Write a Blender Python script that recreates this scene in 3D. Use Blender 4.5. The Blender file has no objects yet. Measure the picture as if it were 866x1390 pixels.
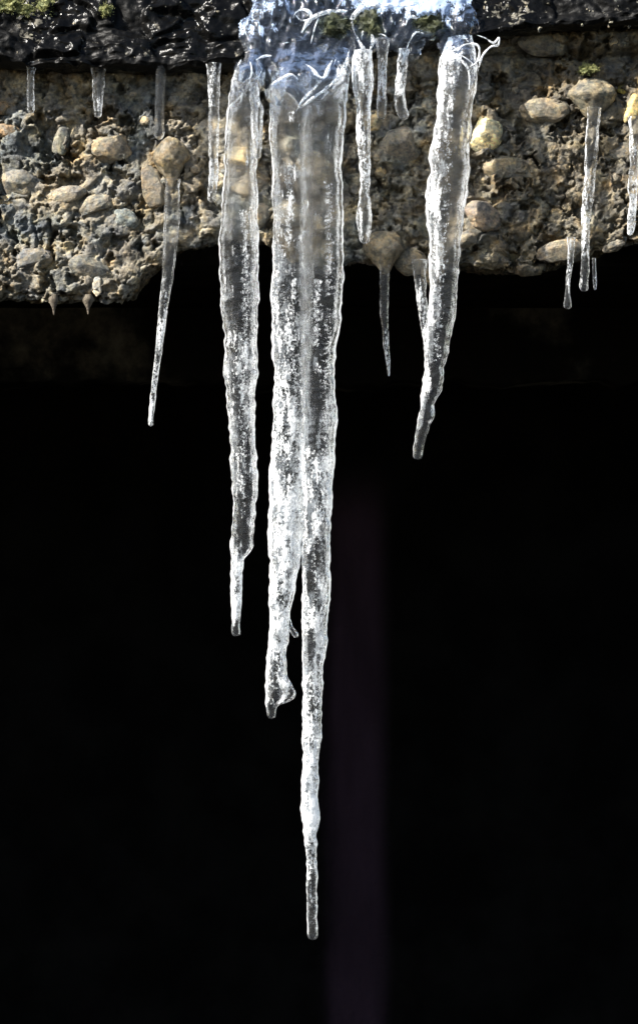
import bpy, bmesh, math, random
import numpy as np
from mathutils import Vector, Matrix
random.seed(7); rng = np.random.default_rng(7)
S = bpy.context.scene
C = S.collection

# ------------------------------------------------------------------ camera
D = 4.0                      # metres from the lens to the concrete face
CZ = 2.0                     # height of the lens
cam = bpy.data.cameras.new("camera"); camo = bpy.data.objects.new("camera", cam); C.objects.link(camo)
cam.sensor_fit = 'VERTICAL'; cam.sensor_height = 24.0; cam.lens = 24.0 * D / 1.390
cam.clip_end = 200; cam.clip_start = 0.05
camo.location = (0, -D, CZ); camo.rotation_euler = (math.radians(90), 0, 0)
S.camera = camo

# ------------------------------------------------------------------ sky, sun, exposure
SUN = Vector((-0.66, -0.42, 0.66)).normalized()          # towards the sun
w = bpy.data.worlds.new("World"); S.world = w; w.use_nodes = True
wn = w.node_tree; bg = wn.nodes['Background']
sky = wn.nodes.new('ShaderNodeTexSky'); sky.sky_type = 'NISHITA'; sky.sun_disc = False
sky.sun_elevation = math.asin(SUN.z); sky.sun_rotation = math.atan2(SUN.x, SUN.y)
wn.links.new(sky.outputs[0], bg.inputs[0]); bg.inputs[1].default_value = 0.06
sl = bpy.data.lights.new("sun", 'SUN'); so = bpy.data.objects.new("sun", sl); C.objects.link(so)
sl.energy = 5.0; sl.angle = math.radians(0.5); sl.color = (1.0, 0.95, 0.87)
so.rotation_euler = SUN.to_track_quat('Z', 'Y').to_euler(); so.location = (-3, -3, 6)
S.view_settings.view_transform = 'Standard'; S.view_settings.look = 'None'
S.view_settings.exposure = 1.45; S.view_settings.gamma = 1.0
S.render.engine = 'CYCLES'
cy = S.cycles
cy.max_bounces = 16; cy.transmission_bounces = 14; cy.transparent_max_bounces = 24; cy.glossy_bounces = 6
cy.diffuse_bounces = 4; cy.sample_clamp_indirect = 6.0; cy.use_denoising = True; cy.blur_glossy = 0.3

# ------------------------------------------------------------------ helpers
def P(px, py, y=0.0):
    """point seen at photo pixel (px, py) when it stands y metres behind the concrete face"""
    k = (D + y) / D
    return Vector(((px - 433) / 1000 * k, y, CZ + (695 - py) / 1000 * k))

_perm = np.random.default_rng(3).permutation(512).astype(np.int64)
_grad = np.random.default_rng(4).normal(size=(512, 3)); _grad /= np.linalg.norm(_grad, axis=1)[:, None]
def _h(i, j, k):
    return _perm[(_perm[(_perm[i & 511] + j) & 511] + k) & 511]
def pn(p):
    p = np.asarray(p, float); i = np.floor(p).astype(np.int64); f = p - i
    u = f * f * f * (f * (f * 6 - 15) + 10); r = np.zeros(len(p))
    for a in (0, 1):
        for b in (0, 1):
            for c in (0, 1):
                g = _grad[_h(i[:, 0] + a, i[:, 1] + b, i[:, 2] + c)]
                d = g[:, 0] * (f[:, 0] - a) + g[:, 1] * (f[:, 1] - b) + g[:, 2] * (f[:, 2] - c)
                wgt = (u[:, 0] if a else 1 - u[:, 0]) * (u[:, 1] if b else 1 - u[:, 1]) * (u[:, 2] if c else 1 - u[:, 2])
                r += d * wgt
    return r * 1.5
def fbm(p, o=4, g=0.5):
    p = np.asarray(p, float); r = 0; a = 1.0
    for k in range(o):
        r = r + a * pn(p * 2.0 ** k + 17.3 * k); a *= g
    return r
def worley(p):
    p = np.asarray(p, float); i = np.floor(p).astype(np.int64)
    f1 = np.full(len(p), 9.0); f2 = np.full(len(p), 9.0); idx = np.zeros(len(p), np.int64)
    for a in (-1, 0, 1):
        for b in (-1, 0, 1):
            for c in (-1, 0, 1):
                h = _h(i[:, 0] + a, i[:, 1] + b, i[:, 2] + c)
                q = i + (a, b, c) + 0.5 + 0.42 * np.clip(_grad[h], -1, 1)
                d = np.sqrt(((q - p) ** 2).sum(1))
                m = d < f1
                f2 = np.where(m, f1, np.minimum(f2, d)); idx = np.where(m, h, idx); f1 = np.where(m, d, f1)
    return f1, f2, idx
def sstep(a, b, x):
    t = np.clip((x - a) / (b - a), 0, 1); return t * t * (3 - 2 * t)

def mesh_obj(name, verts, faces, m, parent=None, loc=None, smooth=True, attrs=None, cols=None):
    verts = np.asarray(verts, float)
    if loc is not None: verts = verts - np.array(loc)
    me = bpy.data.meshes.new(name)
    me.from_pydata(verts.tolist(), [], faces if isinstance(faces, list) else faces.tolist())
    if smooth: me.polygons.foreach_set('use_smooth', [True] * len(me.polygons))
    for k, v in (attrs or {}).items():
        a = me.attributes.new(k, 'FLOAT', 'POINT'); a.data.foreach_set('value', np.asarray(v, np.float32))
    if cols is not None:
        a = me.color_attributes.new('stone', 'FLOAT_COLOR', 'POINT')
        c4 = np.ones((len(verts), 4), np.float32); c4[:, :3] = cols; a.data.foreach_set('color', c4.ravel())
    me.materials.append(m); me.update()
    o = bpy.data.objects.new(name, me); C.objects.link(o)
    if loc is not None: o.location = loc
    if parent is not None:
        o.parent = parent
        if loc is not None: o.location = Vector(loc) - parent.location
        else: o.matrix_parent_inverse = Matrix.Translation(-parent.location)
    return o
def tag(o, label=None, cat=None, group=None, kind=None):
    if label: o['label'] = label
    if cat: o['category'] = cat
    if group: o['group'] = group
    if kind: o['kind'] = kind
    return o
def grid_faces(nr, nc, wrap=False):
    r = np.arange(nr - 1)[:, None]; c = np.arange(nc if wrap else nc - 1)[None, :]
    c2 = (c + 1) % nc
    return np.stack([r * nc + c, r * nc + c2, (r + 1) * nc + c2, (r + 1) * nc + c], -1).reshape(-1, 4)
def box(name, lo, hi, m, parent=None):
    x0, y0, z0 = lo; x1, y1, z1 = hi
    v = [(x0,y0,z0),(x1,y0,z0),(x1,y1,z0),(x0,y1,z0),(x0,y0,z1),(x1,y0,z1),(x1,y1,z1),(x0,y1,z1)]
    f = [[0,3,2,1],[4,5,6,7],[0,1,5,4],[1,2,6,5],[2,3,7,6],[3,0,4,7]]
    return mesh_obj(name, v, f, m, parent, smooth=False)

# ------------------------------------------------------------------ materials
def mat(name):
    m = bpy.data.materials.new(name); m.use_nodes = True
    nt = m.node_tree; nt.nodes.clear()
    return m, nt, nt.nodes.new('ShaderNodeOutputMaterial')
def N(nt, t, **kw):
    n = nt.nodes.new('ShaderNode' + t)
    for k, v in kw.items():
        if k in n.inputs.keys(): n.inputs[k].default_value = v
        else: setattr(n, k, v)
    return n
def L(nt, a, b): nt.links.new(a, b)
def math_(nt, op, a, b=None, c=None, clamp=False):
    n = N(nt, 'Math', operation=op, use_clamp=clamp)
    for i, v in enumerate((a, b, c)):
        if v is None: continue
        if isinstance(v, (int, float)): n.inputs[i].default_value = v
        else: L(nt, v, n.inputs[i])
    return n.outputs[0]
def coords(nt, scale=(1,1,1), rand=True):
    tc = N(nt, 'TexCoord'); mp = N(nt, 'Mapping'); mp.inputs['Scale'].default_value = scale
    L(nt, tc.outputs['Object'], mp.inputs[0])
    if rand:
        oi = N(nt, 'ObjectInfo'); vm = N(nt, 'VectorMath', operation='SCALE'); vm.inputs[0].default_value = (7.1, 3.3, 5.7)
        L(nt, oi.outputs['Random'], vm.inputs['Scale']); L(nt, vm.outputs[0], mp.inputs['Location'])
    return mp.outputs[0]
def noise(nt, co, scale, detail=4, rough=0.55):
    n = N(nt, 'TexNoise'); n.inputs['Scale'].default_value = scale; n.inputs['Detail'].default_value = detail
    n.inputs['Roughness'].default_value = rough; L(nt, co, n.inputs['Vector']); return n.outputs['Fac']
def ramp(nt, fac, stops):
    r = N(nt, 'ValToRGB'); e = r.color_ramp.elements
    while len(e) < len(stops): e.new(0.5)
    for i, (p, c) in enumerate(stops):
        e[i].position = p; e[i].color = (*c, 1) if len(c) == 3 else c
    L(nt, fac, r.inputs[0]); return r.outputs[0]
def maprange(nt, v, a, b, c=0.0, d=1.0):
    n = N(nt, 'MapRange'); n.interpolation_type = 'SMOOTHSTEP'
    for i, x in zip((1, 2, 3, 4), (a, b, c, d)): n.inputs[i].default_value = x
    L(nt, v, n.inputs[0]); return n.outputs[0]
def bump(nt, h, strength, dist, prev=None):
    b = N(nt, 'Bump'); b.inputs['Strength'].default_value = strength; b.inputs['Distance'].default_value = dist
    L(nt, h, b.inputs['Height'])
    if prev is not None: L(nt, prev, b.inputs['Normal'])
    return b.outputs[0]
def mixc(nt, fac, a, b, mode='MIX'):
    n = N(nt, 'Mix', data_type='RGBA', blend_type=mode)
    for s, v in ((0, fac), (6, a), (7, b)):
        if isinstance(v, (int, float)): n.inputs[s].default_value = v
        elif isinstance(v, tuple): n.inputs[s].default_value = (*v, 1)
        else: L(nt, v, n.inputs[s])
    return n.outputs[2]

def ice_material(name, tint=(0.97, 0.985, 1.0), clear=0.46, frost_col=(0.90, 0.93, 0.96), bias=0.0, rough=0.02, bmp=1.0, grain=2.6, stretch=0.45, relief=1.0, haze=0.018):
    """clear ice with cloudy, bubble-filled zones; the 'frost' attribute holds cloudiness and painted bright rims"""
    m, nt, out = mat(name)
    co = coords(nt, (1, 1, stretch)); co2 = coords(nt, (1, 1, 1)); co3 = coords(nt, (1, 1, 0.16))
    n1 = noise(nt, co, 60, 5, 0.62); n2 = noise(nt, coords(nt, (1, 1, 0.6)), 430, 3, 0.7); n3 = noise(nt, co2, 130, 3); n5 = noise(nt, co3, 120, 3, .6)
    at = N(nt, 'Attribute'); at.attribute_name = 'frost'
    gw = math_(nt, 'MULTIPLY', maprange(nt, at.outputs['Fac'], 0.10, 0.50, 0.22, 1.0), grain)      # clear zones hold few bubbles
    s = math_(nt, 'MULTIPLY_ADD', n1, 1.6, math_(nt, 'MULTIPLY', math_(nt, 'SUBTRACT', n2, 0.5), gw))
    s = math_(nt, 'MULTIPLY_ADD', n5, 2.2, s)
    s = math_(nt, 'ADD', s, math_(nt, 'MULTIPLY_ADD', at.outputs['Fac'], 1.25, bias - 1.88))
    mask = maprange(nt, s, 0.55, 0.90, haze, 1.0)
    vo = N(nt, 'TexVoronoi'); vo.inputs['Scale'].default_value = 260; L(nt, co2, vo.inputs['Vector'])
    bub = maprange(nt, vo.outputs['Distance'], 0.0, 0.55)
    b = bump(nt, n1, 0.5 * relief, 0.006); b = bump(nt, n5, 0.45 * relief, 0.003, b); b = bump(nt, n3, 0.35 * bmp, 0.003, b); b = bump(nt, bub, 0.2 * bmp, 0.0012, b)
    g = N(nt, 'BsdfPrincipled'); g.inputs['Base Color'].default_value = (*tint, 1)
    g.inputs['Transmission Weight'].default_value = 1.0; g.inputs['IOR'].default_value = 1.31
    g.inputs['Roughness'].default_value = rough; g.inputs['Sheen Weight'].default_value = 0.25; g.inputs['Sheen Roughness'].default_value = 0.28
    L(nt, b, g.inputs['Normal'])
    t = N(nt, 'BsdfTransparent'); t.inputs[0].default_value = (0.99, 0.995, 1, 1)
    m1 = N(nt, 'MixShader'); m1.inputs[0].default_value = clear; L(nt, g.outputs[0], m1.inputs[1]); L(nt, t.outputs[0], m1.inputs[2])
    f = N(nt, 'BsdfPrincipled'); f.inputs['Base Color'].default_value = (*frost_col, 1); f.inputs['Roughness'].default_value = 0.22
    f.inputs['IOR'].default_value = 1.31; L(nt, b, f.inputs['Normal'])
    tr = N(nt, 'BsdfTranslucent'); tr.inputs[0].default_value = (*frost_col, 1); L(nt, b, tr.inputs['Normal'])
    m2 = N(nt, 'MixShader'); m2.inputs[0].default_value = 0.38; L(nt, f.outputs[0], m2.inputs[1]); L(nt, tr.outputs[0], m2.inputs[2])
    m3 = N(nt, 'MixShader'); L(nt, math_(nt, 'MULTIPLY', mask, 0.93), m3.inputs[0]); L(nt, m1.outputs[0], m3.inputs[1]); L(nt, m2.outputs[0], m3.inputs[2])
    L(nt, m3.outputs[0], out.inputs[0])
    return m
ICE = ice_material('ice')
SHEET = ice_material('sheet_ice', tint=(0.72, 0.84, 1.0), frost_col=(0.56, 0.71, 1.0), clear=0.15, rough=0.04, bmp=0.4, grain=1.9, stretch=1.0, bias=-.02, relief=.6, haze=.03)

def bubble_material():
    m, nt, out = mat('trapped_air')
    f = N(nt, 'BsdfPrincipled'); f.inputs['Base Color'].default_value = (0.93, 0.95, 0.97, 1); f.inputs['Roughness'].default_value = 0.15
    f.inputs['Emission Strength'].default_value = 0
    L(nt, f.outputs[0], out.inputs[0]); return m
BUB = bubble_material()

def rock_material(name, use_attr=True, base=(0.25, 0.21, 0.16)):
    m, nt, out = mat(name)
    co = coords(nt, (1, 1, 1), not use_attr)
    n1 = noise(nt, co, 38, 6, 0.65); n2 = noise(nt, co, 170, 5, 0.7); n3 = noise(nt, co, 600, 3, 0.6); n4 = noise(nt, co, 70, 6, 0.7); n6 = noise(nt, co, 95, 6, 0.75); n7 = noise(nt, co, 24, 4)
    if use_attr:
        at = N(nt, 'Attribute'); at.attribute_name = 'stone'; c = at.outputs['Color']
    else:
        oc = N(nt, 'ObjectInfo'); c = oc.outputs['Color']
    c = mixc(nt, 1.0, c, ramp(nt, n1, [(0.32, (0.45, 0.46, 0.52)), (0.52, (0.95, 0.95, 0.95)), (0.68, (1.5, 1.38, 1.1))]), 'MULTIPLY')
    c = mixc(nt, 1.0, c, ramp(nt, n2, [(0.33, (0.35, 0.35, 0.36)), (0.50, (0.95, 0.95, 0.95)), (0.70, (1.6, 1.55, 1.45))]), 'MULTIPLY')
    if not use_attr:
        n8 = noise(nt, co, 52, 6, 0.75)
        c = mixc(nt, 0.9, c, ramp(nt, n8, [(0.38, (0.36, 0.42, 0.45)), (0.48, (0.85, 0.88, 0.86)), (0.57, (1.08, 0.96, 0.80)), (0.66, (1.5, 1.45, 1.35))]), 'MULTIPLY')
    if not use_attr:                                                # mortar still clinging to the stone
        c = mixc(nt, math_(nt, 'MULTIPLY', maprange(nt, n4, 0.52, 0.60), 0.8), c, (0.20, 0.175, 0.13))
    c = mixc(nt, 0.85, c, ramp(nt, n6, [(0.36, (0.50, 0.55, 0.66)), (0.48, (1, 1, 1)), (0.58, (1.08, 1.0, 0.86)), (0.66, (1.5, 1.5, 1.45))]), 'MULTIPLY')
    p = N(nt, 'BsdfPrincipled'); L(nt, c, p.inputs['Base Color'])
    L(nt, maprange(nt, n1, 0.35, 0.7, 0.55, 0.9), p.inputs['Roughness'])
    b = bump(nt, n2, 0.8 if use_attr else 0.55, 0.004); b = bump(nt, n3, 0.5, 0.0012, b)
    L(nt, b, p.inputs['Normal']); L(nt, p.outputs[0], out.inputs[0]); return m
ROCK = rock_material('aggregate_concrete'); STONE = rock_material('pebble_stone', False)

def tar_material():
    m, nt, out = mat('wet_bitumen')
    co = coords(nt, (1, 1, 1), False)
    n1 = noise(nt, co, 24, 5, 0.6); n2 = noise(nt, co, 110, 5, 0.65); n3 = noise(nt, co, 420, 3)
    dirt = maprange(nt, math_(nt, 'ADD', math_(nt, 'MULTIPLY', n1, 0.9), math_(nt, 'MULTIPLY', n2, 0.8)), 1.0, 1.1)
    c = mixc(nt, dirt, (0.003, 0.003, 0.003), (0.15, 0.14, 0.115))
    p = N(nt, 'BsdfPrincipled'); L(nt, c, p.inputs['Base Color'])
    n0 = noise(nt, co, 9, 2)
    L(nt, math_(nt, 'MAXIMUM', maprange(nt, dirt, 0, 1, 0.15, 0.8), maprange(nt, n0, 0.42, 0.6, 0.15, 0.55)), p.inputs['Roughness'])
    p.inputs['Specular IOR Level'].default_value = 0.13
    b = bump(nt, n1, 0.45, 0.012); b = bump(nt, n2, 0.18, 0.003, b); b = bump(nt, n3, 0.06, 0.001, b)
    L(nt, b, p.inputs['Normal']); L(nt, p.outputs[0], out.inputs[0]); return m
TAR = tar_material()

def dull_material(name, a, b_, scale=6, rough=0.9, lo=.35, hi=.68):
    m, nt, out = mat(name)
    co = coords(nt, (1, 1, 1), False)
    n1 = noise(nt, co, scale, 6, 0.65); n2 = noise(nt, co, scale * 9, 4)
    c = mixc(nt, maprange(nt, n1, lo, hi), a, b_)
    p = N(nt, 'BsdfPrincipled'); L(nt, c, p.inputs['Base Color']); p.inputs['Roughness'].default_value = rough
    p.inputs['Specular IOR Level'].default_value = 0.04
    L(nt, bump(nt, n2, 0.5, 0.01), p.inputs['Normal']); L(nt, p.outputs[0], out.inputs[0]); return m
BACK = dull_material('shade_black_concrete', (0.001, 0.001, 0.001), (0.0035, 0.0035, 0.0035))  # wall in deep shade; its darkness is put into the colour
def paint_purple_glow(m):                                                   # soft purple glow painted into the wall colour
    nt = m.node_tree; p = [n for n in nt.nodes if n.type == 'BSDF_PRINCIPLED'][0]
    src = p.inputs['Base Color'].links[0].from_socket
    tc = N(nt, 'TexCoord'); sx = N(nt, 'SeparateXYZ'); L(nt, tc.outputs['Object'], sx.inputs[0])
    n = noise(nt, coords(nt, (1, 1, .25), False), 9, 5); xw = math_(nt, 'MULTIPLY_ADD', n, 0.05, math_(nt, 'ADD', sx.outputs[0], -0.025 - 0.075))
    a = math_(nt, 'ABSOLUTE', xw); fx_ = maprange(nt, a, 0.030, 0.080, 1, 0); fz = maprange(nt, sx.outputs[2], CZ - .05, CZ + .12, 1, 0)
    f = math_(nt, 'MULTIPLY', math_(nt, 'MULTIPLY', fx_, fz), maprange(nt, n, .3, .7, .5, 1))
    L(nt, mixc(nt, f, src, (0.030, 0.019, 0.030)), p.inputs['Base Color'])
paint_purple_glow(BACK)
DECK = dull_material('dark_concrete', (0.010, 0.010, 0.009), (0.030, 0.028, 0.025), 9)  # very dark mottled base colour for the slab
POST = dull_material('stained_board', (0.010, 0.007, 0.012), (0.020, 0.014, 0.022), 4)
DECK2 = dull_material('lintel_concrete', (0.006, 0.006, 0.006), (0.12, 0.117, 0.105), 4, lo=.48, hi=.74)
def moss_material(name, a, b_):
    m, nt, out = mat(name)
    n1 = noise(nt, coords(nt, (1, 1, 1)), 90, 3)
    p = N(nt, 'BsdfPrincipled'); L(nt, mixc(nt, maprange(nt, n1, 0.35, 0.65), a, b_), p.inputs['Base Color'])
    p.inputs['Roughness'].default_value = 0.7
    L(nt, p.outputs[0], out.inputs[0]); return m
MOSS = moss_material('moss', (0.07, 0.085, 0.022), (0.26, 0.26, 0.10))
MOSSD = moss_material('dark_moss', (0.010, 0.016, 0.006), (0.055, 0.062, 0.024))

# ------------------------------------------------------------------ the structure behind
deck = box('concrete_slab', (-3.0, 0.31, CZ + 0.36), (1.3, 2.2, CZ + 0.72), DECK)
tag(deck, 'dark underside of the slab running back behind the rough concrete edge', 'slab')
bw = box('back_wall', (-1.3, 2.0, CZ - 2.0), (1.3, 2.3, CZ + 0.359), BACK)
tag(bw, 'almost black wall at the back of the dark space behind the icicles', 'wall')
lb = bmesh.new()
nx_, nz_ = 140, 24
l0, l1 = P(-300, 395, 1.2), P(1170, 519, 1.2)
gxl, gzl = np.meshgrid(np.linspace(l0.x, l1.x, nx_), np.linspace(0, 1, nz_)); gxl, gzl = gxl.ravel(), gzl.ravel()
lp = np.stack([gxl, np.full_like(gxl, 1.2), l0.z + 0.03 + (l1.z - l0.z - 0.03) * gzl], 1)
lp[:, 1] += -0.012 * fbm(lp * 9, 4) ; lp[:, 2] += 0.014 * fbm(lp * 14 + 3, 4) * (gzl > .9)
lo_ = lp[-nx_:] + (0, 0.3, 0)
lv = np.concatenate([lp, lo_]); lf = grid_faces(nz_ + 1, nx_)
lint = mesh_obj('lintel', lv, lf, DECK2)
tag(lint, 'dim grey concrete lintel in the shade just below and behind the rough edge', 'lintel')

# ------------------------------------------------------------------ concrete edge
BOT = np.array([(-900,404),(-300,410),(0,408),(60,411),(165,411),(180,398),(190,378),(222,352),(240,340),(300,330),(360,330),(400,358),
                (450,368),(480,360),(500,357),(525,362),(550,358),(580,362),(620,368),(680,374),(735,370),(765,358),(800,354),(830,338),
                (866,328),(1100,345),(1700,340)], float)
xs = np.concatenate([np.arange(-560, -60, 7.0), np.arange(-60, 926, 1.6), np.arange(926, 1430, 7.0)])
nf, nu = 240, 90
PYT = 15.0
def front_base(px):
    return np.interp(px, BOT[:, 0], BOT[:, 1])
X = np.tile(xs[None, :], (nf + nu, 1)); B = front_base(X) + 3.0 * pn(np.stack([X.ravel() / 14, X.ravel() * 0, X.ravel() * 0 + 3.3], 1)).reshape(X.shape)
v = np.concatenate([np.linspace(0, 1, nf), np.ones(nu)])[:, None]
u = np.concatenate([np.zeros(nf), np.linspace(0, 1, nu + 1)[1:] ** 1.3])[:, None]
PY = PYT + (B - PYT) * v
wx = (X - 433) / 1000; wz = CZ + (695 - PY) / 1000
wy = np.zeros_like(wx) + u * 0.32
edge = np.clip((PY - (B - 22)) / 22, 0, 1) * (u == 0)                # roll the lower arris back
wy = wy + 0.012 * edge ** 2 + 0.012 * (u > 0)
wz = wz + 0.03 * u                                                   # underside rises slightly
nrm = np.zeros(X.shape + (3,)); nrm[..., 1] = -1
ang = np.where(u > 0, np.minimum(1, 0.5 + u * 6), 0.5 * edge ** 2) * math.pi / 2
nrm[..., 1] = -np.cos(ang); nrm[..., 2] = -np.sin(ang)
base = np.stack([wx, wy, wz], -1).reshape(-1, 3); nrm = nrm.reshape(-1, 3)
pxf, pyf = X.ravel(), PY.ravel()
def rock_disp(p):
    q = p + 0.004 * np.stack([fbm(p * 32, 2), fbm(p * 32 + 9, 2), fbm(p * 32 + 21, 2)], 1)
    f1, f2, ia = worley(q / 0.042 * (1, 1, 1.25))
    g1, g2, ib = worley(q / 0.017 + 5)
    ra = (_perm[ia] % 97) / 97.0; rb = (_perm[ib] % 89) / 89.0
    ca = sstep(0.0, 0.16, f2 - f1); cb = sstep(0.0, 0.28, g2 - g1)
    big = fbm(p * 14, 3)
    pits = sstep(0.26, 0.40, fbm(q * 31 + 3, 4, .6)); holes = sstep(0.30, 0.5, fbm(q * 105 + 8, 2))
    d = 0.010 * big + 0.0115 * ca * (0.25 + 0.9 * ra) + 0.0018 * cb * (0.3 + rb)
    flat = 0.30 + 0.70 * sstep(-.15, .25, fbm(p * 13 + 300, 3))
    pits = pits * flat; holes = holes * flat; d = 0.010 * big + (d - 0.010 * big) * flat
    d = np.where(d > 0.006, 0.006 + (d - 0.006) * 0.45, d) - 0.022 * pits - 0.007 * holes
    d += np.where(ra > 0.82, -0.010, 0) * ca
    d += 0.0016 * fbm(p * 130, 4, 0.6) * sstep(-.3, .4, fbm(p * 18 + 33, 2)) + 0.0010 * fbm(p * 300, 3, .6)
    r3 = p + 0.010 * np.stack([fbm(p * 45 + 60, 4, .6), fbm(p * 45 + 71, 4, .6), fbm(p * 45 + 82, 4, .6)], 1)
    c1, c2, ic = worley(r3 / 0.055 + 9)
    d += -0.009 * (1 - sstep(0.0, 0.10, c2 - c1)) * sstep(-.25, .2, fbm(p * 22 + 12, 2)) + 0.004 * ((_perm[ic] % 53) / 53. - .5)
    return d - 0.006, ra, rb, ca, cb, big, pits
dsp, ra, rb, ca, cb, big, pits = rock_disp(base)
cleft = np.exp(-((pyf - (70 + 6 * np.sin(pxf / 40))) / 9) ** 2) * sstep(640, 690, pxf)
dsp = dsp - 0.022 * cleft
pos = base + nrm * dsp[:, None]
jit = 0.0013 * np.stack([fbm(base * 60 + 40, 3), fbm(base * 60, 3) * 0, fbm(base * 60 + 70, 3)], 1)
pos = pos + jit
pal = np.array([(0.27,0.25,0.21),(0.33,0.28,0.20),(0.22,0.23,0.23),(0.17,0.15,0.12),(0.36,0.32,0.24),(0.25,0.21,0.15),(0.21,0.22,0.20),(0.30,0.27,0.22)])
ia_ = (ra * 7.99).astype(int); ib_ = (rb * 7.99).astype(int)
lime = (sstep(.0, .3, fbm(base * 26 + 77, 4, .6) + .30 * np.exp(-((pxf - 60) / 90) ** 2 - ((pyf - 280) / 60) ** 2)))[:, None]
matrix_c = np.array((0.25, 0.22, 0.16))[None, :] * (1 + 0.25 * big[:, None]) * (1 - lime) + lime * np.array((0.46, 0.43, 0.35))
tone = 0.55 * pal[ia_] * ca[:, None] + 0.25 * pal[ib_] + (0.75 - 0.55 * ca[:, None]) * matrix_c
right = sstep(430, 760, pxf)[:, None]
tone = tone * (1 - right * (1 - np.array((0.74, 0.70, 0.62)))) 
bluish = sstep(0.05, 0.4, fbm(base * 11 + 50, 3))[:, None] * (1 - 0.6 * right)
tone = tone * (1 - bluish * (1 - np.array((0.66, 0.76, 0.90))))
rust = sstep(0.22, 0.5, fbm(base * 30 + 150, 4, .6))[:, None]
tone = tone * (1 - rust * (1 - np.array((1.08, 0.95, 0.76))))
painted_dark = np.exp(-((pxf - 217 - 3 * np.sin(pyf / 9)) / 9) ** 4) * sstep(96, 104, pyf) * (1 - sstep(180, 200, pyf)) * 1.25 + .45 * sstep(0.0, .4, fbm(base * (7, 7, 12) + 200, 3)) * (1 - sstep(90, 200, pyf))  # refracted black of the bitumen painted behind the icicle; patches darker towards top
tone = tone * (1 - 0.72 * np.clip(painted_dark, 0, 1.3))[:, None] * 0.78
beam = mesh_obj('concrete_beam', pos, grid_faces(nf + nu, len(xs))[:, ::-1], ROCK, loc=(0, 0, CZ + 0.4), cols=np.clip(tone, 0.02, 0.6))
tag(beam, 'rough pebbly concrete edge of a slab with broken lower rim', 'concrete')
def rock_y(px, py):
    i = np.argmin((pxf - px) ** 2 + (pyf - py) ** 2); return pos[i, 1]

# pebbles bedded in it
_ico = {}; PT = {}
def ico(sub):
    if sub not in _ico:
        bm = bmesh.new(); bmesh.ops.create_icosphere(bm, subdivisions=sub, radius=1)
        _ico[sub] = (np.array([v.co[:] for v in bm.verts]), [[v.index for v in f.verts] for f in bm.faces]); bm.free()
    return _ico[sub]
def pebble(px, py, rx, rz, col, rot=0, out=0.45, label=None, seed=0, rough=0.16, drip=0.0, ry=None):
    v, f = ico(5 if rx > 15 else 4)
    n = pn(v * 1.3 + seed * 3.7 + 11) ; n2 = pn(v * 3.1 + seed); n3 = fbm(v * 6 + seed, 3)
    vv = v * (1 + rough * n + 0.4 * rough * n2 + 0.15 * rough * n3)[:, None]
    pr = np.random.default_rng(1000 + seed)
    for _ in range(0 if drip else 7):                                              # broken, flattened sides
        nn = pr.normal(size=3); nn /= np.linalg.norm(nn); dd = pr.uniform(.62, .92)
        ex = np.maximum(vv @ nn - dd, 0); vv = vv - ex[:, None] * nn * 0.85
    vv = vv * (1 + 0.02 * fbm(v * 9 + seed, 3))[:, None]
    ry = ry or 0.75 * min(rx, rz)
    vv = vv * (rx / 1000, ry / 1000, rz / 1000)
    if drip:                                                        # the stone drawn down to a drip point
        t = np.clip(-vv[:, 2] / (rz / 1000), 0, 1); k = 1 - 0.6 * t ** 1.5
        vv[:, 0] *= k; vv[:, 1] *= k; vv[:, 2] -= drip / 1000 * t ** 3
    a = math.radians(rot); x, z = vv[:, 0].copy(), vv[:, 2].copy()
    vv[:, 0] = x * math.cos(a) - z * math.sin(a); vv[:, 2] = x * math.sin(a) + z * math.cos(a)
    y = rock_y(px, py)
    c = P(px, py, y + ry / 1000 * (1 - 2 * out * (0.80 if drip else 0.62 if px < 300 else 0.68)))
    PT[seed] = c.y
    o = mesh_obj('pebble', vv + np.array(c), f, STONE, parent=beam, loc=c)
    g_ = (0.23, 0.215, 0.185); f_ = 0 if max(col) > .45 or drip else .35
    o.color = (*[c_ * (1 - f_) + q_ * f_ for c_, q_ in zip(col, g_)], 1)
    if label: o['label'] = label
    return o
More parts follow.
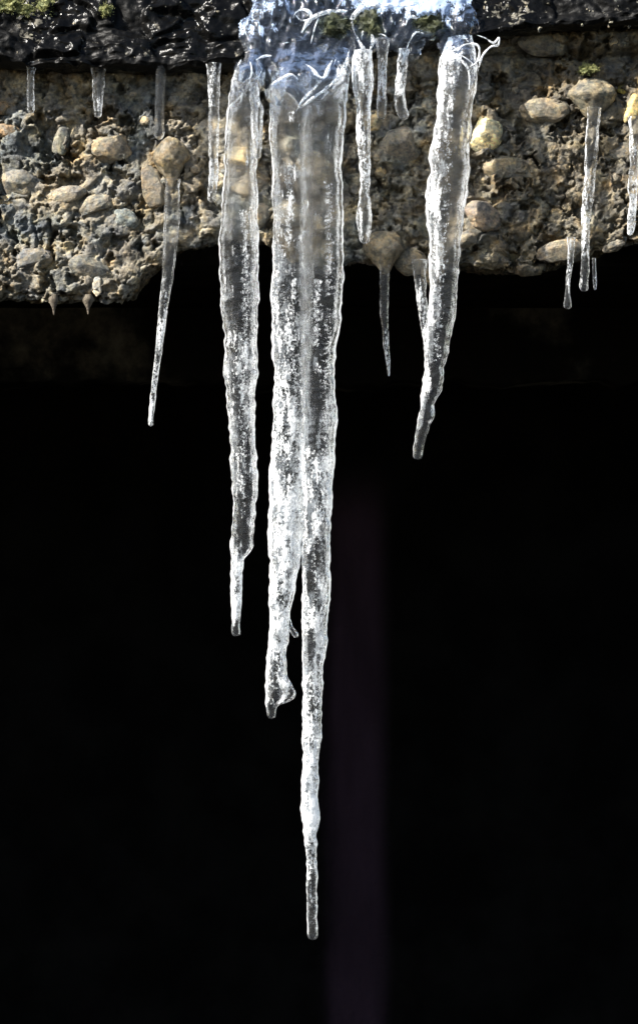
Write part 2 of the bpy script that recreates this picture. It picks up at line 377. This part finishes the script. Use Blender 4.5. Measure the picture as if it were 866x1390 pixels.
PEB = [ # px, py, rx, rz, colour, rot, out, label
 (151,200,30,22,(0.34,0.27,0.18),4,0.72,'rounded mottled tan pebble'),
 (232,215,24,27,(0.21,0.17,0.11),0,0.80,'smooth tan stone with an icicle under it'),
 (210,258,16,34,(0.20,0.16,0.11),18,0.55,'long dark brown stone'),
 (165,299,25,17,(0.25,0.29,0.29),0,0.60,'blue grey green stone'),
 (84,192,11,27,(0.16,0.18,0.17),-14,0.5,'narrow dark grey stone'),
 (4,147,13,10,(0.34,0.22,0.10),0,0.6,'orange brown stone'),
 (14,180,17,13,(0.30,0.20,0.11),-20,0.6,'rusty brown stone'),
 (8,276,24,11,(0.46,0.38,0.24),10,0.65,'flat cream stone'),
 (659,184,22,26,(0.85,0.75,0.48),-28,0.8,'bright cream yellow stone'),
 (803,130,33,24,(0.22,0.20,0.15),0,0.75,'grey and ochre stone with an icicle under it'),
 (858,148,12,22,(0.55,0.45,0.22),-20,0.7,'cream yellow stone'),
 (846,122,9,8,(0.50,0.40,0.10),0,0.7,'small yellow stone'),
 (655,293,29,22,(0.27,0.21,0.17),-15,0.55,'pinkish grey stone'),
 (633,325,14,12,(0.24,0.21,0.18),0,0.6,None),
 (521,338,28,24,(0.19,0.16,0.11),0,0.75,'brown stone with a thin icicle under it'),
 (797,290,30,22,(0.13,0.14,0.14),5,0.5,'dark grey stone'),
 (46,352,26,17,(0.25,0.25,0.25),8,0.5,None),
 (118,362,30,17,(0.24,0.23,0.20),-5,0.5,None),
 (132,389,7,15,(0.55,0.53,0.48),0,0.6,'small whitish upright stone'),
 (130,278,25,14,(0.26,0.25,0.22),20,0.5,None),
 (92,265,26,13,(0.34,0.31,0.26),10,0.55,None),
 (28,248,30,22,(0.23,0.22,0.20),10,0.5,None),
 (506,165,13,15,(0.48,0.38,0.22),0,0.6,'pale tan stone'),
 (516,233,8,9,(0.42,0.29,0.12),0,0.6,None),
 (322,160,8,6,(0.44,0.32,0.10),0,0.6,None),
 (583,140,17,24,(0.33,0.32,0.28),-10,0.5,None),
 (545,200,30,30,(0.20,0.18,0.15),0,0.4,None),
 (590,240,16,14,(0.26,0.23,0.19),0,0.5,None),
 (690,230,36,20,(0.25,0.21,0.14),-12,0.4,None),
 (735,55,40,22,(0.19,0.18,0.15),-10,0.45,None),
 (818,40,34,16,(0.18,0.17,0.14),14,0.45,None),
 (690,60,30,14,(0.22,0.23,0.21),6,0.45,None),
 (760,340,34,15,(0.27,0.22,0.15),12,0.5,None),
 (700,345,34,20,(0.26,0.22,0.15),0,0.4,None),
 (835,332,20,9,(0.30,0.25,0.18),24,0.5,None),
 (558,355,26,20,(0.25,0.21,0.15),0,0.6,None),
 (585,372,12,13,(0.22,0.18,0.13),0,0.65,None),
 (430,230,30,24,(0.40,0.33,0.21),0,0.45,None),
 (330,210,24,16,(0.46,0.38,0.23),0,0.5,None),
 (335,255,22,12,(0.42,0.34,0.22),0,0.5,None),
 (395,290,26,18,(0.30,0.28,0.23),0,0.5,None),
 (355,290,14,20,(0.22,0.20,0.16),0,0.5,None),
 (445,340,18,18,(0.38,0.32,0.20),0,0.5,None),
 (840,205,24,16,(0.19,0.17,0.13),0,0.45,None),
 (740,150,36,18,(0.24,0.20,0.14),0,0.35,None),
 (838,55,16,12,(0.40,0.37,0.30),0,0.6,None),
]
for i, (px, py, rx, rz, col, rot, out, lab) in enumerate(PEB):
    dr = {1: 14, 9: 12, 14: 10, 36: 8}.get(i, 0)
    pebble(px, py, rx, rz, col, rot, out, lab, seed=i, drip=dr)
k = 0; placed = [(p[0], p[1], p[2]) for p in PEB]
while k < 20:
    px = random.uniform(-10, 880); py = random.uniform(105, front_base(px) - 14)
    r = random.choice([5, 6, 7, 8, 10, 12, 15] if px > 300 else [5, 6, 7, 8]) * random.uniform(0.8, 1.2)
    if any(math.hypot(px - a, py - b) < r + c * 0.9 for a, b, c in placed): continue
    placed.append((px, py, r)); k += 1
    col = random.choice([(0.30,0.28,0.23),(0.36,0.30,0.20),(0.22,0.23,0.23),(0.20,0.17,0.13),(0.42,0.36,0.26),(0.33,0.24,0.13)])
    f = 0.75 if px > 600 else 1.0
    pebble(px, py, r, r * random.uniform(0.6, 0.95), tuple(c * f for c in col), random.uniform(-40, 40), random.uniform(0.45, 0.65), None, seed=100 + k)

# ------------------------------------------------------------------ bitumen layer along the top
TB = np.array([(-900,92),(0,91),(60,97),(100,98),(160,96),(215,99),(320,96),(480,82),(560,72),(640,58),(700,48),(760,42),(866,36),(1700,40)], float)
def tar_profile(s, px):
    """s: 0 = under the lip, then up the face, then back over the top; returns y and py"""
    tb = np.interp(px, TB[:, 0], TB[:, 1])
    sk = np.array([0, .04, .09, .14, .45, .70, .76, .82, 1.0])
    yk = np.array([.030, -.022, -.038, -.040, -.022, .002, .012, .03, .45])
    py = np.stack([tb + 1, tb + 2, tb - 2, tb - 8, tb * .35 + 5, np.full_like(tb, -45), np.full_like(tb, -53), np.full_like(tb, -56), np.full_like(tb, -58)], -1)
    y = np.interp(s, sk, yk)
    idx = np.clip(np.searchsorted(sk, s, side='right') - 1, 0, 7); t = (s - sk[idx]) / (sk[idx + 1] - sk[idx])
    ar = np.arange(len(s)); return y, py[ar, idx] * (1 - t) + py[ar, idx + 1] * t
txs = np.concatenate([np.arange(-560, -40, 8.0), np.arange(-40, 906, 2.0), np.arange(906, 1430, 8.0)])
ss = np.concatenate([np.linspace(0, .72, 110), np.linspace(.72, 1, 30)[1:]])
TX, TS = np.meshgrid(txs, ss); ty, tpy = tar_profile(TS.ravel(), TX.ravel()); tx = TX.ravel()
tb3 = np.stack([(tx - 433) / 1000, ty, CZ + (695 - tpy) / 1000], 1)
wr = np.abs(fbm(tb3 * (13, 13, 24) + 5, 3)); f1, f2, ti = worley((tb3 + 0.01 * np.stack([pn(tb3 * 30), pn(tb3 * 30 + 5), pn(tb3 * 30 + 9)], 1)) / 0.055)
plate = ((_perm[ti] % 61) / 61.0)
td = 0.014 * (0.35 - wr) + 0.010 * sstep(0, .2, f2 - f1) * plate + 0.002 * fbm(tb3 * 90, 3) - 0.004
td *= sstep(0, .06, TS.ravel()) * 0.8 + 0.2
tn = np.zeros_like(tb3); tn[:, 1] = -np.where(TS.ravel() < .76, 0.92, 0.1); tn[:, 2] = np.where(TS.ravel() < .76, 0.38, 1)
tpos = tb3 + tn * td[:, None]
tpos[:, 2] += 0.003 * fbm(tb3 * (30, 3, 3), 3) * (TS.ravel() < .2)
tar = mesh_obj('bitumen_layer', tpos, grid_faces(len(ss), len(txs)), TAR, loc=(0, 0, CZ + 0.7))
tag(tar, 'black shiny wrinkled bitumen layer covering the top of the concrete', 'bitumen')
tpx = 433 + tpos[:, 0] * 1000; tpyy = 695 - (tpos[:, 2] - CZ) * 1000
_tsel = TS.ravel() < .74
def tar_y(px, py):
    d = (tpx - px) ** 2 + (tpyy - py) ** 2 + np.where(_tsel, 0, 1e9); return tpos[np.argmin(d), 1]
# grit lying on the bitumen
gv, gf = [], []
for i in range(60):
    px = random.choice([random.uniform(0, 330), random.uniform(640, 866)]); py = random.uniform(2, 88 if px < 400 else 40)
    if 205 < px < 255 and py > 15: continue
    vv, ff = ico(1); r = random.uniform(0.8, 2.6) / 1000 * (1.5 if random.random() < .1 else 1)
    q = vv * (1 + 0.35 * rng.normal(size=(len(vv), 1))) * r * rng.uniform(.6, 1.3, 3) + np.array(P(px, py, tar_y(px, py) - r * .4))
    n0 = sum(len(a) for a in gv); gv.append(q); gf += [[a + n0 for a in t] for t in ff]
grit = mesh_obj('grit', np.concatenate(gv), gf, STONE, parent=tar, smooth=False); grit.color = (0.26, 0.25, 0.21, 1); grit['kind'] = 'stuff'

# ------------------------------------------------------------------ moss
def moss(px, py, rx, rz, y, m, label, n=420):
    c = P(px, py, y); vs, fs = [], []
    vv, ff = ico(3); q = vv * np.clip(1 + 0.75 * fbm(vv * 1.6 + px, 3), .35, 1.6)[:, None] * (rx / 1000 * .85, min(rx, rz) / 1000 * .7, rz / 1000 * .85)
    vs += q.tolist(); fs += [list(t) for t in ff]
    for _ in range(n):
        d = Vector(rng.normal(size=3)); d.normalize()
        if d.y > 0.3: d.y = -d.y
        k = random.uniform(.8, 1.05) * min(1.6, max(.35, 1 + .75 * fbm(np.array([d[:]]) * 1.6 + px, 3)[0]))
        p = Vector((d.x * rx, d.y * min(rx, rz) * .8, d.z * rz)) / 1000 * k
        g = (d + Vector((0, -.2, .5)) + Vector(rng.normal(size=3)) * .45).normalized()
        s = g.orthogonal().normalized(); s.rotate(Matrix.Rotation(random.uniform(0, 6.28), 3, g))
        l = random.uniform(2.5, 5.5) / 1000; ww = random.uniform(.6, 1.1) / 1000; t = g.cross(s)
        b = len(vs)
        vs += [(p + s * ww)[:], (p + t * ww * .4 + g * l * .5 - s * ww * .2)[:], (p - s * ww)[:], (p + g * l)[:]]
        fs += [[b, b + 1, b + 3], [b + 1, b + 2, b + 3]]
    o = mesh_obj('moss_clump', np.array(vs) + np.array(c), fs, m, loc=c, smooth=False)
    return tag(o, label, 'moss', 'moss growing on the edge')
moss(12, 8, 20, 14, tar_y(12, 8), MOSS, 'yellow green moss clump in the top left corner', 700)
moss(62, 10, 11, 19, tar_y(62, 10), MOSS, 'upright yellow green moss tuft right of the corner clump', 450)
moss(36, 15, 11, 8, tar_y(36, 15), MOSS, 'low moss cushion between the corner clump and the upright tuft', 260)
moss(145, 14, 9, 8, tar_y(145, 14), MOSS, 'tiny moss tuft alone on the black bitumen', 130)
moss(503, 34, 18, 22, -.043, MOSSD, 'dark green moss cushion framed by white ice ridges', 500)
moss(455, 36, 22, 17, -.046, MOSSD, 'dark moss patch under the middle of the ice sheet', 450)
moss(583, 32, 24, 15, -.042, MOSSD, 'dark green moss cushion near the right end of the ice sheet', 500)
moss(797, 94, 14, 7, rock_y(797, 94) - .004, MOSS, 'small yellow moss growing on the stone above the right icicle', 220)

# ------------------------------------------------------------------ icicles
def icicle(rows, y, label, frost, depth=0.85, ripple=0.05, wave=13.0, seg=None, seed=0, parent=None, name='icicle', m=None,
           bend=0.0, lump=0.06, tip=True, flute=0.0, sidefrost=0.0, step=1.5, cat='icicle', top=1.0, painted_rim=.6, fused=0):
    rows = np.array(rows, float); py0, py1 = rows[0, 0], rows[-1, 0]
    n = max(16, int((py1 - py0) / step)); t = np.linspace(py0, py1, n)
    def sm(vals):
        k = np.interp(t, rows[:, 0], vals); w = 5
        ke = np.pad(k, w, mode='edge'); return np.convolve(ke, np.hanning(2 * w + 1) / np.hanning(2 * w + 1).sum(), 'valid')
    xl, xr = sm(rows[:, 1]), sm(rows[:, 2])
    c, a = (xl + xr) / 2, np.maximum((xr - xl) / 2, 0.3)
    if tip:                                                          # round the end off
        r = a[-1 - max(2, int(a[-1] / step))]; e = np.clip((t - (py1 - r)) / r, 0, 1); a = np.where(e > 0, np.sqrt(np.maximum(1 - e ** 2, 0)) * np.maximum(a, r * .9), a); a = np.maximum(a, 0.05)
    seg = seg or int(np.clip(a.max() * 2.4, 18, 72))
    th = np.linspace(0, 2 * np.pi, seg, endpoint=False)
    T, TH = np.meshgrid(t, th, indexing='ij'); A = a[:, None]
    q = np.stack([np.cos(TH) * 0.9 + seed * 3.1, np.sin(TH) * 0.9, T / wave], -1).reshape(-1, 3)
    ring = pn(q * (0.35, 0.35, 1.0)).reshape(T.shape); lm = fbm(q * (1.1, 1.1, 0.32) + 7, 3).reshape(T.shape)
    fine = pn(q * (2.5, 2.5, 2.4) + 3).reshape(T.shape)
    fl = (np.cos(TH * 5 + seed + 0.02 * T) * 0.5 + np.cos(TH * 8 + 2 * seed + lm)) * flute
    fade = np.clip((py1 - T) / 12, 0, 1)
    R = A * (1 + fade * (lump * lm + 0.6 * fl)) + fade * np.minimum(A * 0.4, ripple * 52) * (ring * 0.62 + fine * 0.26)
    dx = R * np.cos(TH); dyy = R * np.sin(TH) * depth
    tk = 1 - (1 - top) * np.clip(1 - (T - py0) / 70, 0, 1) ** 1.5 if top < 1 else np.ones_like(T)
    dyy = dyy * tk; yy = y + 0.030 * (1 - tk) + bend * (T - py0) / max(1, py1 - py0)
    k = (D + yy) / D
    Xw = (c[:, None] + dx - 433) / 1000 * k; Zw = CZ + (695 - T) / 1000 * k; Yw = yy + dyy / 1000
    V = np.stack([Xw, Yw, Zw], -1).reshape(-1, 3)
    F = grid_faces(n, seg, True)
    F = F.tolist() + [list(range(seg))[::-1], [(n - 1) * seg + i for i in range(seg)]]
    fr = np.interp(T, [f[0] for f in frost], [f[1] for f in frost]) - sidefrost * np.cos(TH) + painted_rim * np.abs(np.cos(TH)) ** 22 * np.where((np.cos(TH) * fused > 0) & (T < 775), .12, 1)  # last term paints bright refracted rims onto the ice sides
    loc = P(c[0], py0, y)
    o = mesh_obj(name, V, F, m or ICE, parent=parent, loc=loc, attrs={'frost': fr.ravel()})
    o.data.flip_normals() if False else None
    if parent is None: tag(o, label, cat, 'icicles hanging from the concrete edge')
    return o
def bubbles(par, y, lines, n, r=(0.35, 0.9), spread=3.0):
    vs, fs = [], []; vv, ff = ico(1)
    for _ in range(n):
        ln = random.choice(lines); t = random.random()
        (x0, y0), (x1, y1) = ln; px = x0 + (x1 - x0) * t + random.gauss(0, spread); py = y0 + (y1 - y0) * t
        rr = random.uniform(*r) / 1000
        q = vv * rr * (1, 1, random.choice([1, 1, 1.6, 2.4])) + np.array(P(px, py, y + random.gauss(0, spread * 1.2) / 1000))
        b = len(vs); vs += q.tolist(); fs += [[a + b for a in f] for f in ff]
    o = mesh_obj('air_bubbles', vs, fs, BUB, parent=par); o['kind'] = 'stuff'; return o

YI = -0.062
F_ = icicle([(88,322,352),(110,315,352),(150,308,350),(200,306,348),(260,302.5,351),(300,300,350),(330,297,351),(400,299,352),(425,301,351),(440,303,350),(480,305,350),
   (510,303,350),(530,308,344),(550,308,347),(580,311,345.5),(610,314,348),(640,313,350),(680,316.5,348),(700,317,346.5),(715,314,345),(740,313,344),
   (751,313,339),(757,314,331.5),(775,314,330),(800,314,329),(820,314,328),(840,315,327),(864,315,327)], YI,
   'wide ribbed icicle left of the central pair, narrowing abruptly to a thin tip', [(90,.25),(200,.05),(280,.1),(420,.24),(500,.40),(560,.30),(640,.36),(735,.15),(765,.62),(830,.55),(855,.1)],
   top=0.25, painted_rim=1.0, seed=1, ripple=0.075, wave=15, flute=0.03, lump=.07)
bubbles(F_, YI, [((331,285),(336,350)),((335,350),(335,480)),((328,480),(330,620))], 420)
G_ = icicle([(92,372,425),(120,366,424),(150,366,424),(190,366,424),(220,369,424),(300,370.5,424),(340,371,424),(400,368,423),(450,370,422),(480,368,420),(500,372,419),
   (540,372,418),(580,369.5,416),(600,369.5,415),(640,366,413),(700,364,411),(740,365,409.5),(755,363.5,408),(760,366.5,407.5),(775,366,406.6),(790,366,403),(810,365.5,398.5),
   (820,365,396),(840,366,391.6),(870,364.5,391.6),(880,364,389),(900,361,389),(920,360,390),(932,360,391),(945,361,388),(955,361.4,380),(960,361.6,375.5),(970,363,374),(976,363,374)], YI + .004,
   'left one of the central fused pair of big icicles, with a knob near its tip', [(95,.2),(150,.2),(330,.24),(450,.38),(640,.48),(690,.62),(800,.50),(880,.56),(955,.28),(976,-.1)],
   fused=1, top=0.25, painted_rim=1.0, seed=2, ripple=0.06, wave=15, flute=0.02, sidefrost=.06)
icicle([(838,384,393),(850,388,398),(858,394,404),(866,399,406)], YI, None, [(0,.3)], seed=5, parent=G_, name='spur', step=.8)
icicle([(912,374,388),(924,378,393),(934,382,399),(941,385,402),(946,384,401),(951,380,395),(957,375,384)], YI - .003, None, [(0,.22)], seed=6, parent=G_, name='knob', step=.8)
bubbles(G_, YI, [((392,225),(392,330)),((380,330),(384,560)),((400,420),(402,600)),((385,620),(378,860))], 700)
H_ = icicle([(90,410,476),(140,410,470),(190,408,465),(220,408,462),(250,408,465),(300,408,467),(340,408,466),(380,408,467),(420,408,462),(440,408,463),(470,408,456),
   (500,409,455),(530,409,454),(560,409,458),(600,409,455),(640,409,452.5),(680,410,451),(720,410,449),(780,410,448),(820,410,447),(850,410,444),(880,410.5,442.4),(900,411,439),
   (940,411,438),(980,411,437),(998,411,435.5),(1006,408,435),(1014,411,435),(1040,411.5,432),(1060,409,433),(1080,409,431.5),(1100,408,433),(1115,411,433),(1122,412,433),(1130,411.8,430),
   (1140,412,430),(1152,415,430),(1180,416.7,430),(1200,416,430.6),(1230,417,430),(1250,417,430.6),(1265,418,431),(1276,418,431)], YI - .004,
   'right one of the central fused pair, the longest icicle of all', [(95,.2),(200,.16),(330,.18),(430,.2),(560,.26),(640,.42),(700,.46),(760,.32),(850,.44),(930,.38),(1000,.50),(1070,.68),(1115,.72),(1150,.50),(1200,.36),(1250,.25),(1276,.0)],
   fused=-1, top=0.25, painted_rim=1.0, seed=3, ripple=0.055, wave=13, flute=0.025)
bubbles(H_, YI - .004, [((448,250),(449,400)),((448,420),(440,640)),((428,620),(428,1000)),((420,1020),(420,1130)),((430,380),(428,470))], 800)
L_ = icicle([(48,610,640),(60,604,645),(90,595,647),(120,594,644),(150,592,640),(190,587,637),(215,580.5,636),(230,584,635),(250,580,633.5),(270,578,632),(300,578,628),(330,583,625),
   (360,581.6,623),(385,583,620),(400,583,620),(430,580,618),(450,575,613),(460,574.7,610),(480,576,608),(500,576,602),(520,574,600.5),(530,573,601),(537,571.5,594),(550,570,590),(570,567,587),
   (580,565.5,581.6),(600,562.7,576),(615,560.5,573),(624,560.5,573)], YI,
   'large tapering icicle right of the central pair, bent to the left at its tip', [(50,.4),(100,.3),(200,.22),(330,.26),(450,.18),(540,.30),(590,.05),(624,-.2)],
   top=0.25, painted_rim=1.0, seed=4, ripple=0.085, wave=17, sidefrost=.30, flute=.04, lump=.08)
bubbles(L_, YI, [((612,110),(602,330)),((600,330),(592,490))], 350)
T_ = icicle([(112,338,350),(125,338,351),(150,341,357),(180,342,357),(200,344,355),(216,345,354)], YI - .026, 'short clear icicle on the upper right side of the wide ribbed icicle', [(100,.4),(216,.2)], seed=7)
A_ = icicle([(84,34,51),(92,36,49),(99,38,47),(110,37.5,46.5),(140,37,47.5),(154,37.5,47.5)], -.030, 'short clear rod of ice at the far left below the bitumen', [(90,.25),(150,.25)], seed=8)
B_ = icicle([(86,121,147),(98,126,142),(110,127,143),(130,126,140),(148,128,139),(160,129,138)], -.026, 'stubby clear icicle above the rounded mottled pebble', [(90,.25),(140,.3),(160,.1)], seed=9)
Cc = icicle([(90,211,226),(130,211,224),(170,210,223),(178,208,224),(190,211,222)], -.030, 'dark see-through icicle above the smooth tan stone', [(90,-.4),(165,-.3),(185,.2)], seed=10, ripple=.02)
E_ = icicle([(86,280,302),(96,283,299),(130,283,298),(200,284,297),(240,284,296),(262,282,294),(275,282,294)], -.040, 'slim clear icicle between the tan stone and the wide ribbed icicle', [(90,.35),(275,.3)], seed=11)
D_ = icicle([(243,224,246),(254,225,244),(300,223,244),(340,222,240),(380,220,235),(420,216,228),(440,214,225.5),(480,211,220),(520,206.5,214),(550,203,210.5),(568,201.5,209),(579,202,208.5)], PT[1] - .008,
   'long slender icicle hanging from the smooth tan stone, leaning left', [(235,-.1),(330,.15),(420,.32),(540,.5),(579,.3)], seed=12, ripple=.025)
I_ = icicle([(68,482,504),(85,477,506),(110,477,507),(130,481,505),(145,484,502),(190,484,503),(240,489,502),(260,488,501),(280,486,503),(290,484,505),(305,484,504),(320,488,502),(331,489,501)], YI - .01,
   'broad-topped icicle just right of the central pair with a swollen drop end', [(70,.5),(140,.35),(240,.4),(331,.25)], seed=13)
J_ = icicle([(52,508,530),(62,510,528),(80,513,525),(120,512.5,524.5),(150,511,524.5),(162,512,524)], YI, 'short straight glassy icicle below the dark moss cushion', [(50,.2),(120,.42),(162,.1)], seed=14, ripple=.03)
K_ = icicle([(66,541,556),(75,540,554),(100,538,552),(118,536,549),(130,534.6,548.5),(145,536,552),(155,539,555),(163,543,553)], YI + .006, 'short crooked icicle between the straight glassy one and the large tapering icicle', [(70,.5),(163,.35)], seed=15)
M_ = icicle([(352,559,580),(370,561,578),(400,565,579),(430,569,580),(455,573,582),(478,577,582)], -.036, 'thin icicle tucked against the left side of the large tapering icicle', [(360,.2),(480,.5)], seed=16)
N_ = icicle([(352,513,531),(362,515.5,528.7),(400,515.5,528),(430,516,526.6),(440,518,527),(470,520,528),(490,524,529.5),(511,526.5,529)], PT[14] - .006, 'thin pointed icicle hanging from the brown stone right of the central pair', [(350,.05),(420,.15),(500,.45)], seed=17, ripple=.02)
O_ = icicle([(146,796,815),(158,797,814),(190,793.4,811.7),(220,793,810),(240,793,807.5),(270,790,805.6),(285,788.5,802),(300,789,800),(340,788.7,799.5),(370,788,799),(385,786,798),(396,786.5,798)], PT[9] - .012,
   'long wavy icicle below the grey and ochre stone at right', [(145,.15),(240,.25),(300,.38),(385,.25)], seed=18, ripple=.05)
P_ = icicle([(158,852,872),(180,854,870),(200,854,870),(220,855,866),(240,853,865),(255,851.6,865),(270,854.5,864),(300,851,862),(312,850.5,861),(320,851,857)], -.035, 'icicle cut by the right edge of the view', [(160,.2),(320,.5)], seed=19, ripple=.05)
Q_ = icicle([(322,769,781),(335,770,779.4),(360,770,777.5),(375,767.7,774),(395,767,772.6),(402,766,773),(408,765,775),(413,764.5,775.5),(420,765,775)], -.034, 'thin drip icicle ending in a round drop at right', [(325,.2),(380,.3),(420,.05)], seed=20, ripple=.01)
R_ = icicle([(350,803,808),(377,804,809),(386,804.5,810),(394,805.5,808.5)], -.012, 'tiny glinting drop of ice behind the end of the long wavy icicle', [(350,.2),(394,.5)], seed=21, ripple=.01, name='ice_drop', cat='ice drop')
STAL = dull_material('lime_crust', (0.09, 0.075, 0.06), (0.21, 0.18, 0.14), 60, .6)
icicle([(400,66,79),(408,66,80),(412,68,78.5),(418,71.3,75.8),(428,73,74.4)], .007, 'small grey lime spike, left one of two under the lower left rim', [(0,0)], seed=22, name='lime_spike', m=STAL, ripple=.04, lump=.22, step=.8, cat='stalactite')['group'] = 'lime spikes under the lower left rim'
icicle([(400,114,126),(408,113,127),(412,115,125),(418,118,122),(427,119.4,120.8)], .007, 'small grey lime spike, right one of two under the lower left rim', [(0,0)], seed=23, name='lime_spike', m=STAL, ripple=.04, lump=.22, step=.8, cat='stalactite')['group'] = 'lime spikes under the lower left rim'

# ------------------------------------------------------------------ sheet of ice over the bitumen
POLY = np.array([(318,112),(326,80),(334,62),(325,36),(340,12),(352,-12),(356,-48),(640,-48),(641,0),(640,36),(630,62),(618,78),(604,74),(596,58),(574,58),(560,78),(548,80),(536,64),(520,66),(506,78),
                 (486,92),(474,110),(455,128),(432,142),(410,146),(385,140),(372,150),(362,138),(352,122),(338,120),(328,128)], float)
def sdf(px, py, poly):
    d = np.full(len(px), 1e9); ins = np.zeros(len(px), bool)
    for i in range(len(poly)):
        a, b = poly[i], poly[(i + 1) % len(poly)]; e = b - a
        wv = np.stack([px - a[0], py - a[1]], 1); t = np.clip((wv @ e) / (e @ e), 0, 1)
        d = np.minimum(d, np.hypot(*(wv - t[:, None] * e).T))
        c = ((a[1] > py) != (b[1] > py)) & (px < (b[0] - a[0]) * (py - a[1]) / (b[1] - a[1] + 1e-9) + a[0]); ins ^= c
    return np.where(ins, d, -d)
gx = np.arange(300, 662, 1.5); gy = np.arange(-48, 160, 1.5)
GX, GY = np.meshgrid(gx, gy); fx, fy = GX.ravel(), GY.ravel()
wn2 = np.stack([fx / 22, fy / 22, fx * 0 + .5], 1)
sd = sdf(fx + 10 * fbm(wn2, 4), fy + 9 * fbm(wn2 + 9, 4), POLY)
keep = sd > -3
tyk = np.interp(fy, [-56,-45,0,40,80,96,112,160], [.02,.006,-.024,-.038,-.049,-.052,-.050,-.046])
rel = fbm(np.stack([fx / 26, fy / 34, fx * 0 + 2], 1), 4); fold = 1 - np.abs(pn(np.stack([fx / 15 + fy / 60, fy / 40 - fx / 90, fx * 0 + 4], 1))) * 2
thick = np.sqrt(np.clip(sd + 3, 0, 22) / 22) * (.010 + .006 * rel + .0025 * np.clip(fold, 0, 1))
bul = sstep(55, 112, fy) * np.maximum(.034 * np.exp(-((fx - 422) / 48.) ** 4), .030 * np.exp(-((fx - 333) / 22.) ** 4))
for a_, b_, c_, d_ in ((503, 34, 17, 20), (583, 32, 22, 13), (455, 36, 18, 13)): thick = thick * (1 - .65 * np.exp(-(((fx - a_) / c_) ** 2 + ((fy - b_) / d_) ** 2) ** 2))
sy = tyk - thick - .004 - bul * np.clip((sd + 3) / 10, 0, 1)
frs = .30 - .005 * fy + .55 * fbm(np.stack([fx / 60, fy / 45, fx * 0 + 8], 1), 3) + .6 * np.exp(-((fx - 355) / 42) ** 2 - ((fy - 45) / 48) ** 2) - 1.1 * np.exp(-((fx - 440) / 60) ** 2 - ((fy - 65) / 35) ** 2) + .75 * np.exp(-((fy + 2) / 17) ** 2) * sstep(440, 530, fx)
k2 = (D + sy) / D
sv = np.stack([(fx - 433) / 1000 * k2, sy, CZ + (695 - fy) / 1000 * k2], 1)
ff = grid_faces(len(gy), len(gx)); ff = ff[keep[ff].all(1)]
used = np.unique(ff); rm = np.full(len(sv), -1); rm[used] = np.arange(len(used))
sheet = mesh_obj('ice_sheet', sv[used], rm[ff], SHEET, loc=P(480, 30, -.05), attrs={'frost': frs[used]})
tag(sheet, 'glittering blue-white ice sheet with veined ridges frozen over the bitumen', 'ice sheet')
def sheet_y(px, py):
    return sy[np.argmin((fx - px) ** 2 + (fy - py) ** 2)]
def ridge(pts, r, par, name='ridge', y=None, ox=280, oy=0, s=2.887, frost=.62):
    p = [(ox + a / s, oy + b / s) for a, b in pts]; q = []
    for i in range(len(p) - 1):
        a, b, c, d = p[max(0, i - 1)], p[i], p[i + 1], p[min(len(p) - 1, i + 2)]
        m = max(3, int(math.hypot(c[0] - b[0], c[1] - b[1]) / 1.3))
        for k in range(m):
            t = k / m
            q.append(tuple(.5 * (2 * b[j] + (c[j] - a[j]) * t + (2 * a[j] - 5 * b[j] + 4 * c[j] - d[j]) * t * t + (3 * b[j] - a[j] - 3 * c[j] + d[j]) * t ** 3) for j in (0, 1)))
    q.append(p[-1])
    w3 = [P(a, b, (sheet_y(a, b) if y is None else y) + .0004) for a, b in q]
    vs = []; n = len(w3); sg = 10
    for i, c in enumerate(w3):
        tn = (w3[min(n - 1, i + 1)] - w3[max(0, i - 1)]).normalized(); s1 = tn.cross(Vector((0, 1, 0))).normalized(); s2 = s1.cross(tn)
        e = min(1, .12 + min(i, n - 1 - i) / 14); rr = .72 * r / 1000 * e * (1 + .35 * pn([[i * .13, r, len(pts)]])[0] * 2)
        for k in range(sg):
            a = 2 * math.pi * k / sg; vs.append((c + (s1 * math.cos(a) + s2 * math.sin(a)) * rr)[:])
    f = grid_faces(n, sg, True).tolist() + [list(range(sg)), [(n - 1) * sg + i for i in range(sg)]]
    return mesh_obj(name, vs, f, ICE, parent=par, attrs={'frost': np.full(len(vs), frost)})
for pts, r in [
  ([(375,125),(410,75),(470,48),(555,42)], 4.0), ([(410,170),(425,110),(440,70)], 1.8), ([(340,70),(355,45),(385,38),(410,55),(400,78),(370,78),(352,60)], 2.4),
  ([(578,120),(570,80),(600,40),(655,20),(710,40)], 5.0), ([(575,115),(600,165),(630,205),(652,165),(640,125),(615,125),(608,155)], 2.6), ([(650,150),(665,130),(700,140),(715,160)], 2.2),
  ([(385,250),(410,265),(440,298),(462,303),(480,262),(500,225)], 2.6), ([(350,442),(378,392),(420,352),(447,312)], 2.4), ([(560,195),(545,260),(520,302),(470,348),(412,388),(365,428)], 2.8),
  ([(112,372),(105,330),(120,270),(138,232)], 2.2), ([(180,325),(205,300),(222,265)], 2.0), ([(82,480),(90,425),(150,360),(178,290),(172,240)], 2.2), ([(195,235),(225,220),(262,218)], 3.0),
  ([(245,345),(275,318),(330,292),(360,312)], 2.6), ([(785,190),(798,158),(822,126),(855,132)], 2.0), ([(500,250),(512,225),(520,250)], 1.6), ([(300,170),(325,165)], 3.0),
  ([(780,100),(800,65),(866,90)], 3.0), ([(640,15),(740,22),(860,12)], 4.5), ([(130,100),(150,110),(158,140)], 2.4)]:
    ridge(pts, r, sheet)
for pts, r in [([(120,190),(150,222),(188,252),(205,292),(203,352)], 2.6), ([(158,192),(195,172),(240,182),(237,238),(205,262)], 2.2),
               ([(235,138),(268,150),(298,168),(320,148),(316,176),(290,182),(265,205),(250,232),(238,282)], 1.9), ([(170,215),(215,250),(225,310)], 1.8)]:
    ridge(pts, r, L_, 'frill', y=-.084, ox=566)
